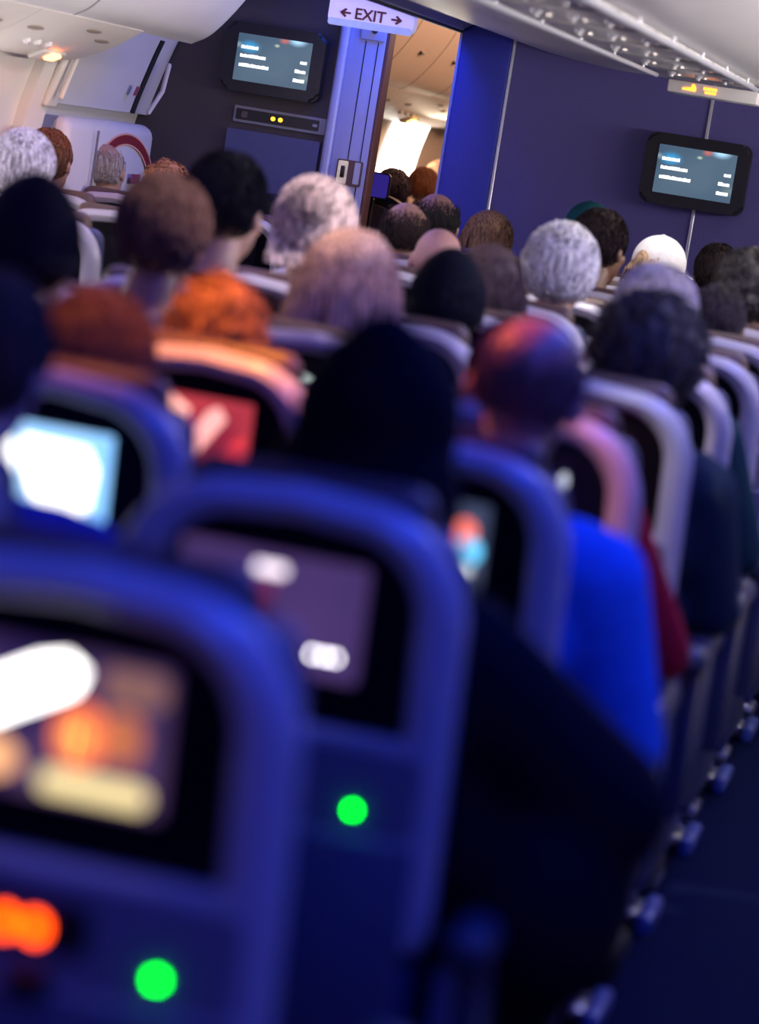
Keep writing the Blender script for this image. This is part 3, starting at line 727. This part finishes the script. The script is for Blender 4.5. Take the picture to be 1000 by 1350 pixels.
def beanie(seed, tall=.0):
    bm = nb(); n = 40; rings = []
    prof_ = [(-.052, 1.03), (-.046, 1.075), (-.016, 1.075), (-.012, 1.03), (.02, 1.02), (.055, .90), (.083+tall*.5, .66), (.10+tall, .36), (.108+tall, .10)]
    for z, s in prof_:
        ring = []
        for i in range(n):
            a = i*math.tau/n; rib_ = 1+.012*math.cos(a*20); y = math.sin(a)*.104*s*rib_; ring.append(bm.verts.new(CR+Vector((math.cos(a)*.087*s*rib_, y-.004, z+max(0, y)*.35*(z < 0)))))
        rings.append(ring)
    for a, b in zip(rings, rings[1:]):
        for i in range(n): j = (i+1) % n; bm.faces.new((a[i], a[j], b[j], b[i]))
    bm.faces.new(rings[-1]); return bm
def hood_bm():
    bm = nb()
    ell(bm, CR+Vector((0, -.008, .0)), (.105, .122, .118), seg=32, rings=24); ell(bm, CR+Vector((.0, -.035, .060)), (.060, .070, .075)); ell(bm, CR+Vector((0, -.035, -.10)), (.128, .115, .12)); ell(bm, CR+Vector((0, -.04, -.20)), (.170, .115, .09))
    return bm
HAIR = {
 'short': hair_short(1), 'short2': hair_short(2, 700, .045, .004, .0024), 'fluffy': hair_short(3, 900, .07, .014, .0034, True, .5, .018),
 'buzz': hair_short(14, 1300, .018, .0010, .0010, False, .5, .0005), 'fringe': hair_short(4, 1500, .03, .003, .0013, False, .4, .001), 'long': hair_long(5), 'long2': hair_long(6, 480, .17, .095, .004), 'bob': hair_long(7, 520, .13, .105, .0042, .003),
 'bun': hair_bun(8), 'curly': hair_curly(9), 'curly_big': hair_curly(10, 560, .034, (.112, .126, .116), -.15), 'wavy': hair_curly(11, 300, .03, (.09, .11, .104), -.07)}
HAIR = {k: mesh_of('hair_'+k, bm, mat('tmp', (.1, .1, .1))) for k, bm in HAIR.items()}
BEANIE = mesh_of('beanie', beanie(1, .012), mat('tmp', (.1,)*3)); HOOD = remesh('hood', hood_bm(), .010, 10)
def cap_meshes():
    bm = nb(); volume(bm, CR+Vector((0, -.004, .006)), (.094, .113, .104), .0015, 5, 3, 4, lambda p: (p-CR).z < -.012)
    dome = mesh_of('cap_dome', bm, mat('tmp', (.1,)*3))
    bm = nb(); n = 14; rows = []
    for r_ in range(4):
        rows.append([bm.verts.new(CR+Vector((math.sin(R(-62+124*i/n))*(.088+.004*r_), .04+math.cos(R(-62+124*i/n))*(.055+.028*r_), -.004-.006*r_-.012*abs(math.sin(R(-62+124*i/n)))))) for i in range(n+1)])
    for a, b in zip(rows, rows[1:]):
        for i in range(n): bm.faces.new((a[i], a[i+1], b[i+1], b[i]))
    ret = bmesh.ops.solidify(bm, geom=bm.faces[:], thickness=.004)
    brim = mesh_of('brim', bm, mat('tmp', (.1,)*3))
    btn = mesh_of('button', ell(nb(), CR+Vector((0, -.004, .108)), (.009, .009, .005)), mat('tmp', (.1,)*3))
    return dome, brim, btn
CAPM = cap_meshes()
def ponytail():
    random.seed(30); bm = nb(); ell(bm, CR+Vector((.0, -.125, -.02)), (.030, .035, .07))
    for k in range(160):
        x = random.gauss(0, .016); pts = [CR+Vector((x*(1+i*.25), -.095-.045*math.sin(i*.55), .03-.028*i))+Vector((random.gauss(0, .003), random.gauss(0, .004), 0)) for i in range(7)]
        strand(bm, pts, .003)
    return bm
PONY = mesh_of('ponytail', ponytail(), mat('tmp', (.1,)*3))
EYE = {s: mesh_of('eye', ell(nb(), HC+Vector((s*.031, .083, .0)), (.013, .011, .010)), mat('eye_white', (.75, .74, .72), .2)) for s in (-1, 1)}

def hairmat(c): return mat('hair_%.2f_%.2f_%.2f' % c, c, .62, var=.33, scale=15, stretch=(9, 9, 1.1), bump=.5, bscale=22, contrast=.14, spec=.3)
def skinmat(c): return mat('skin_%.2f_%.2f_%.2f' % c, c, .45, var=.07, scale=40, bump=.05, bscale=180)
def clothmat(c): return mat('cloth_%.2f_%.2f_%.2f' % c, c, .9, var=.12, scale=50, bump=.25, bscale=220, spec=.12)
FAIR, TAN, BROWN = (.52, .30, .22), (.38, .20, .13), (.16, .075, .045)
BLK, DKB, MID, BLD, GRY, WHT, RED_ = (.008, .008, .012), (.035, .018, .012), (.10, .055, .03), (.42, .27, .16), (.34, .32, .32), (.72, .70, .70), (.32, .11, .04)
def setm(o, m):
    o.material_slots[0].link = 'OBJECT'; o.material_slots[0].material = m
def mpart(me, name, parent, m):
    if not me.materials: me.materials.append(mat('tmp', (.1, .1, .1)))
    o = bpy.data.objects.new(name, me); link(o, parent); setm(o, m); return o
def person(row, col, head, label, hair=None, hc=BLK, skin=FAIR, cloth=(.05, .05, .08), pose='rest', hat=None, hatc=BLK, yaw=0, seatlabel=None, hs=1.0, seated=True, bx=None, pony=False):
    hx, hy, hz = head
    s = min(max(hz/1.225, .90), 1.10)
    cx = seatx(row, col) if col else hx
    if bx is None: bx = cx+max(-.07, min(.07, hx-cx))
    tilt = math.asin(max(-.2, min(.2, (hx-bx)/hz)))
    t = empty('person', (bx, hy+.055*s, 0)); t.rotation_euler = (0, tilt, R(yaw)); t.scale = (s, s, s); tag(t, label, 'person')
    mpart(BODY[pose], 'body', t, skinmat(skin))
    for q in (-1, 1): part(EYE[q], 'eye', t)
    if hat == 'hood':
        mpart(PARKA, 'parka', t, clothmat(cloth)); mpart(HOOD, 'hood', t, clothmat(hatc))
    else: mpart(SHIRT[pose], 'shirt', t, clothmat(cloth))
    mpart(TROU, 'trousers', t, clothmat((.03, .032, .045)))
    for q in (-1, 1): part(shoe_mesh(q), 'shoe', t)
    if hair:
        h = mpart(HAIR[hair], 'hair', t, hairmat(hc))
        if hs != 1: h.scale = (hs, hs, hs); h.location = CR*(1-hs)
    if hat == 'beanie': mpart(BEANIE, 'beanie', t, clothmat(hatc))
    if hat == 'cap':
        c = mpart(CAPM[0], 'cap', t, clothmat(hatc)); mpart(CAPM[1], 'brim', c, clothmat(hatc)); mpart(CAPM[2], 'button', c, clothmat(hatc))
    if pony: mpart(PONY, 'ponytail', t, hairmat(hc))
    if seated and col and (row, col) not in SEATLAB: SEATLAB[(row, col)] = 'airliner seat of the passenger ' + (seatlabel or label)
    return t

person(1, 1, (-.705, 3.58, 1.185), 'person in a black hood and bulky black parka', None, cloth=(.005, .006, .012), hat='hood', hatc=(.003, .003, .005))
p = person(2, 1, (-.655, 4.39, 1.215), 'bald man in a bright blue shirt seen from behind', 'buzz', (.20, .10, .08), (.46, .24, .17), (.05, .26, .9), 'out', bx=-.765)
person(3, 1, (-.80, 5.2, 1.16), 'person in dark red sleeves in front of the bald man', 'short', DKB, TAN, (.60, .012, .03), 'out', seatlabel='in dark red sleeves', bx=-.635)
person(4, 1, (-.67, 6.0, 1.18), 'person with big dark curly hair by the aisle', 'curly_big', (.085, .078, .066), TAN, (.03, .05, .06), seatlabel='with big dark curly hair')
person(5, 1, (-.76, 6.8, 1.22), 'man with short grey hair in front of the dark curly head', 'short2', (.46, .41, .42), TAN, (.015, .05, .06), 'out', seatlabel='with short grey hair', hs=1.12)
person(7, 1, (-.77, 8.41, 1.16), 'person with a dark purple-lit round head of cropped hair', 'short2', (.03, .02, .025), BROWN, (.08, .03, .05), seatlabel='with dark cropped hair by the aisle')
person(8, 1, (-.765, 9.22, 1.235), 'person with greying curly hair in front of the cropped dark head', 'curly', (.09, .08, .07), TAN, (.05, .06, .09), seatlabel='with greying curly hair')
person(11, 1, (-1.09, 11.63, 1.21), 'dark-haired person in the row against the bulkhead, below the right monitor', 'short', (.025, .012, .012), BROWN, (.05, .04, .06), seatlabel='with dark hair below the right monitor')
person(10, 2, (-1.195, 10.83, 1.205), 'person in a white baseball cap with a blonde ponytail', 'long2', BLD, FAIR, (.2, .2, .25), hat='cap', hatc=(.80, .78, .80), yaw=-24, seatlabel='in the white baseball cap', hs=.92, pony=True)
person(9, 2, (-1.32, 10.03, 1.28), 'person with dark brown hair beside the teal cap', 'short', (.03, .012, .010), BROWN, (.03, .05, .08), yaw=-20, seatlabel='with dark brown hair beside the teal cap')
person(11, 2, (-1.60, 11.63, 1.275), 'person in a dark teal cap by the purple bulkhead', 'short', DKB, TAN, (.04, .05, .07), hat='cap', hatc=(.012, .09, .11), seatlabel='in the dark teal cap', hs=.92, bx=-1.45)
person(11, 3, (-1.955, 11.63, 1.19), 'person with blonde-streaked brown hair turned to the side', 'bob', (.26, .15, .08), FAIR, (.10, .09, .12), yaw=-28, seatlabel='with blonde-streaked brown hair')
person(7, 2, (-1.22, 8.41, 1.235), 'person with full fluffy white hair', 'fluffy', WHT, FAIR, (.30, .28, .30), seatlabel='with full fluffy white hair', hs=1.08)
person(6, 2, (-1.28, 7.61, 1.19), 'person with straight dark brown hair behind the fluffy white head', 'bob', (.055, .03, .035), FAIR, (.05, .04, .06), seatlabel='with straight dark brown hair')
person(5, 2, (-1.23, 6.8, 1.175), 'person in a black knit beanie next to the long blonde hair', 'short', BLK, TAN, (.01, .01, .014), hat='beanie', hatc=(.006, .006, .010), seatlabel='in the black knit beanie')
person(4, 2, (-1.29, 6.0, 1.215), 'woman with long blonde hair over her shoulders', 'long', (.62, .42, .30), FAIR, (.12, .08, .10), seatlabel='with long blonde hair', hs=1.1)
person(3, 2, (-1.34, 5.2, 1.13), 'person with red-brown hair under orange light before the red screen', 'wavy', (.30, .13, .06), FAIR, (.20, .10, .08), seatlabel='with red-brown hair')
person(2, 2, (-1.31, 4.39, 1.13), 'person with dark brown hair above the bright white screen', 'short2', (.13, .06, .03), TAN, (.02, .02, .05), hs=1.1)
person(1, 2, (-1.215, 3.58, 1.19), 'person in blue beside the hooded passenger, pink ear showing', 'short', MID, (.6, .33, .27), (.012, .06, .5), 'out', seatlabel='in blue beside the black hood')
person(8, 3, (-1.72, 9.22, 1.175), 'person with a smooth pink bald head', None, skin=(.56, .30, .28), cloth=(.10, .09, .14), seatlabel='with the smooth pink bald head')
person(9, 3, (-1.995, 10.03, 1.215), 'balding man with a dark hair fringe and black clothes', 'fringe', (.05, .03, .025), (.45, .25, .19), (.01, .01, .015), seatlabel='balding with a dark fringe')
person(10, 3, (-2.05, 10.83, 1.245), 'man with black thinning hair below the doorway', 'fringe', (.02, .018, .02), (.30, .16, .13), (.02, .03, .05), seatlabel='with black thinning hair', hs=1.05)
person(4, 3, (-1.69, 6.0, 1.265), 'large man with close-cropped brown hair and glasses', 'short2', (.13, .075, .06), TAN, (.16, .12, .16), seatlabel='with close-cropped brown hair', hs=1.08)
person(3, 3, (-1.705, 5.2, 1.235), 'person with a smooth black knit cap at the cabin left', 'short', BLK, TAN, (.012, .012, .02), hat='beanie', hatc=(.006, .007, .016), seatlabel='in the smooth black knit cap')
person(5, 3, (-1.77, 6.8, 1.315), 'man with neat black hair before the dark blue cabinet', 'short', (.006, .007, .014), FAIR, (.05, .02, .015), seatlabel='with neat black hair', yaw=-8)
person(6, 3, (-1.75, 7.61, 1.265), 'woman with pale blonde hair in a messy bun', 'bun', (.62, .50, .48), FAIR, (.20, .18, .22), seatlabel='with the messy blonde bun', hs=1.05)
person(11, 4, (-2.85, 11.63, 1.12), 'small dark-haired head against the blue cabinet', 'short', (.012, .010, .014), BROWN, (.02, .02, .03), seatlabel='with the small dark head')
person(11, 5, (-3.555, 11.63, 1.225), 'bald man with a grey fringe before the exit door', 'fringe', (.42, .38, .36), (.42, .23, .16), (.12, .10, .13), seatlabel='bald with a grey fringe', bx=-3.39)
person(10, 4, (-3.06, 10.83, 1.19), 'person with curly copper hair', 'wavy', (.40, .17, .09), FAIR, (.10, .08, .12), seatlabel='with curly copper hair', bx=-2.92)
person(10, 5, (-3.53, 10.83, 1.245), 'person with brown hair lit orange beside the window wall', 'short', (.12, .05, .025), TAN, (.06, .05, .08), seatlabel='with brown orange-lit hair', bx=-3.38)
person(8, 4, (-3.08, 9.22, 1.245), 'person with white swept hair near the window wall', 'fluffy', (.70, .68, .74), FAIR, (.15, .13, .2), seatlabel='with white swept hair')

# seats
for col in (1, 2, 3, 4, 5):
    for row in range(12):
        if col == 1 or (col == 2 and row >= 1) or (col == 3 and row >= 3) or (col == 4 and row >= 7) or (col == 5 and row >= 9):
            lab = SEATLAB.get((row, col)); grp = None
            if not lab: lab = 'empty airliner seat, its headrest bare'; grp = 'empty seats'
            make_seat(row, col, lab, PIC.get((row, col)), grp, light=(row < 3))

# ================================================================ FORWARD CABIN through the doorway
wf = struct(empty('window_5', (-3.655, 18.0, 1.36)))
obj('window_pane', extrude_profile(shell_profile([(x+3.655+.015, z-1.36) for x, z in wallc if 1.05 < z < 1.62], .01), -.55, .48), glow((1, .93, .82), 7), wf)
fw = area('forward_window_light', (-3.45, 18.0, 1.40), (0, R(-90), 0), .5, 1.0, (1, .80, .58), 14)
def pod(x, y, label, hgt=1.28):
    t = tag(empty('seat_pod', (x, y, 0)), label, 'seat', 'forward cabin pod seats')
    n = 18
    for k, (rr, m, yy) in enumerate(((.30, M_black, 0), (.265, mat('pod_grey', (.10, .10, .13), .4), -.03))):
        pts = [(rr*math.cos(R(180*i/n)), (hgt-.30 if k == 0 else hgt-.32)+rr*math.sin(R(180*i/n))) for i in range(n+1)]
        bm = nb(); plate(pts+[(-rr, .1), (rr, .1)], yy, yy+.10 if k == 0 else yy+.03, bm)
        obj('pod_shell' if k == 0 else 'pod_liner', bm, m, t)
    obj('pod_base', span(-.28, .28, .02, .7, 0, .45, .04, 3), M_black, t)
    return t
pod(-2.93, 13.8, 'black rounded pod seat shell inside the forward cabin', 1.25); pod(-3.03, 14.45, 'black rounded pod seat shell inside the forward cabin', 1.22)
mt = tag(empty('pod_monitor', (-2.895, 13.6, 1.285)), 'violet-lit monitor on a pod seat inside the doorway', 'monitor')
obj('housing', plate(rrect(-.085, .085, -.06, .06, .02), .0, .02), M_black, mt); obj('screen', plate(rrect(-.078, .078, -.053, .053, .014), -.003, .0), glow((.05, .03, .40), .5), mt)
obj('stand', span(-.02, .02, .0, .03, -1.29, -.06, .005, 1), M_black, mt)
for x, yy, z, lab, hc, st in ((-3.03, 14.75, 1.245, 'dark glossy head inside the forward cabin doorway', (.02, .008, .02), 'short'), (-3.30, 16.9, 1.255, 'brown-haired head in the forward cabin', (.20, .07, .03), 'short2'), (-3.36, 17.7, 1.285, 'pale blonde head in the forward cabin by the bright window', (.60, .36, .24), 'fluffy')):
    person(None, None, (x, yy, z), 'person with a ' + lab, st, hc, FAIR, (.08, .05, .04), seated=False)

# ================================================================ READING LAMPS (in the service panels) AND AN ADDED SLEEVE SPOT
spot('reading_light', (-1.18, 4.85, 1.90), (-1.30, 4.98, 1.13), (1, .30, .03), 110, 50, .7, .03)
spot('reading_light', (-1.25, 4.25, 1.90), (-1.32, 4.35, 1.1), ORANGE, 36, 44, .7, .03)
spot('reading_light', (-1.2, 8.9, 1.90), (-1.3, 8.6, 1.1), WHITE, 34, 95, .8, .03)
spot('reading_light', (-1.25, 10.6, 1.90), (-1.2, 10.9, 1.1), WHITE, 22, 80, .8, .03)
spot('reading_light', (-1.38, 7.2, 1.90), (-1.75, 7.5, 1.1), (1, .80, .80), 34, 80, .8, .03)
spot('reading_light', (-1.35, 5.85, 1.90), (-1.55, 6.0, 1.1), (1, .66, .60), 24, 66, .8, .03)
spot('reading_light', (-1.15, 6.25, 1.90), (-.75, 6.35, 1.1), (.98, .82, .80), 62, 60, .8, .03)
spot('reading_light', (-3.40, 9.4, 1.68), (-3.15, 9.4, 1.1), (1, .75, .6), 6, 90, .8, .03)
spot('reading_light', (-3.40, 10.7, 1.68), (-3.5, 11.0, 1.1), ORANGE, 8, 90, .8, .03)
spot('reading_light', (-1.36, 4.55, 1.88), (-.72, 4.42, 1.18), (1, .16, .05), 62, 34, .8, .03)
spot('reading_light', (-.99, 4.12, 1.90), (-.545, 4.93, .92), (1, .34, .08), 60, 17, .8, .03)
spot('reading_light', (-.99, 4.95, 1.90), (-.545, 5.74, .95), (1, .95, .92), 40, 17, .8, .03)
spot('reading_light', (-1.0, 4.3, 1.90), (-.46, 5.25, .85), (1, .30, .25), 34, 13, .8, .03)  # added red spot to bring up the red sleeve, no cabin lamp
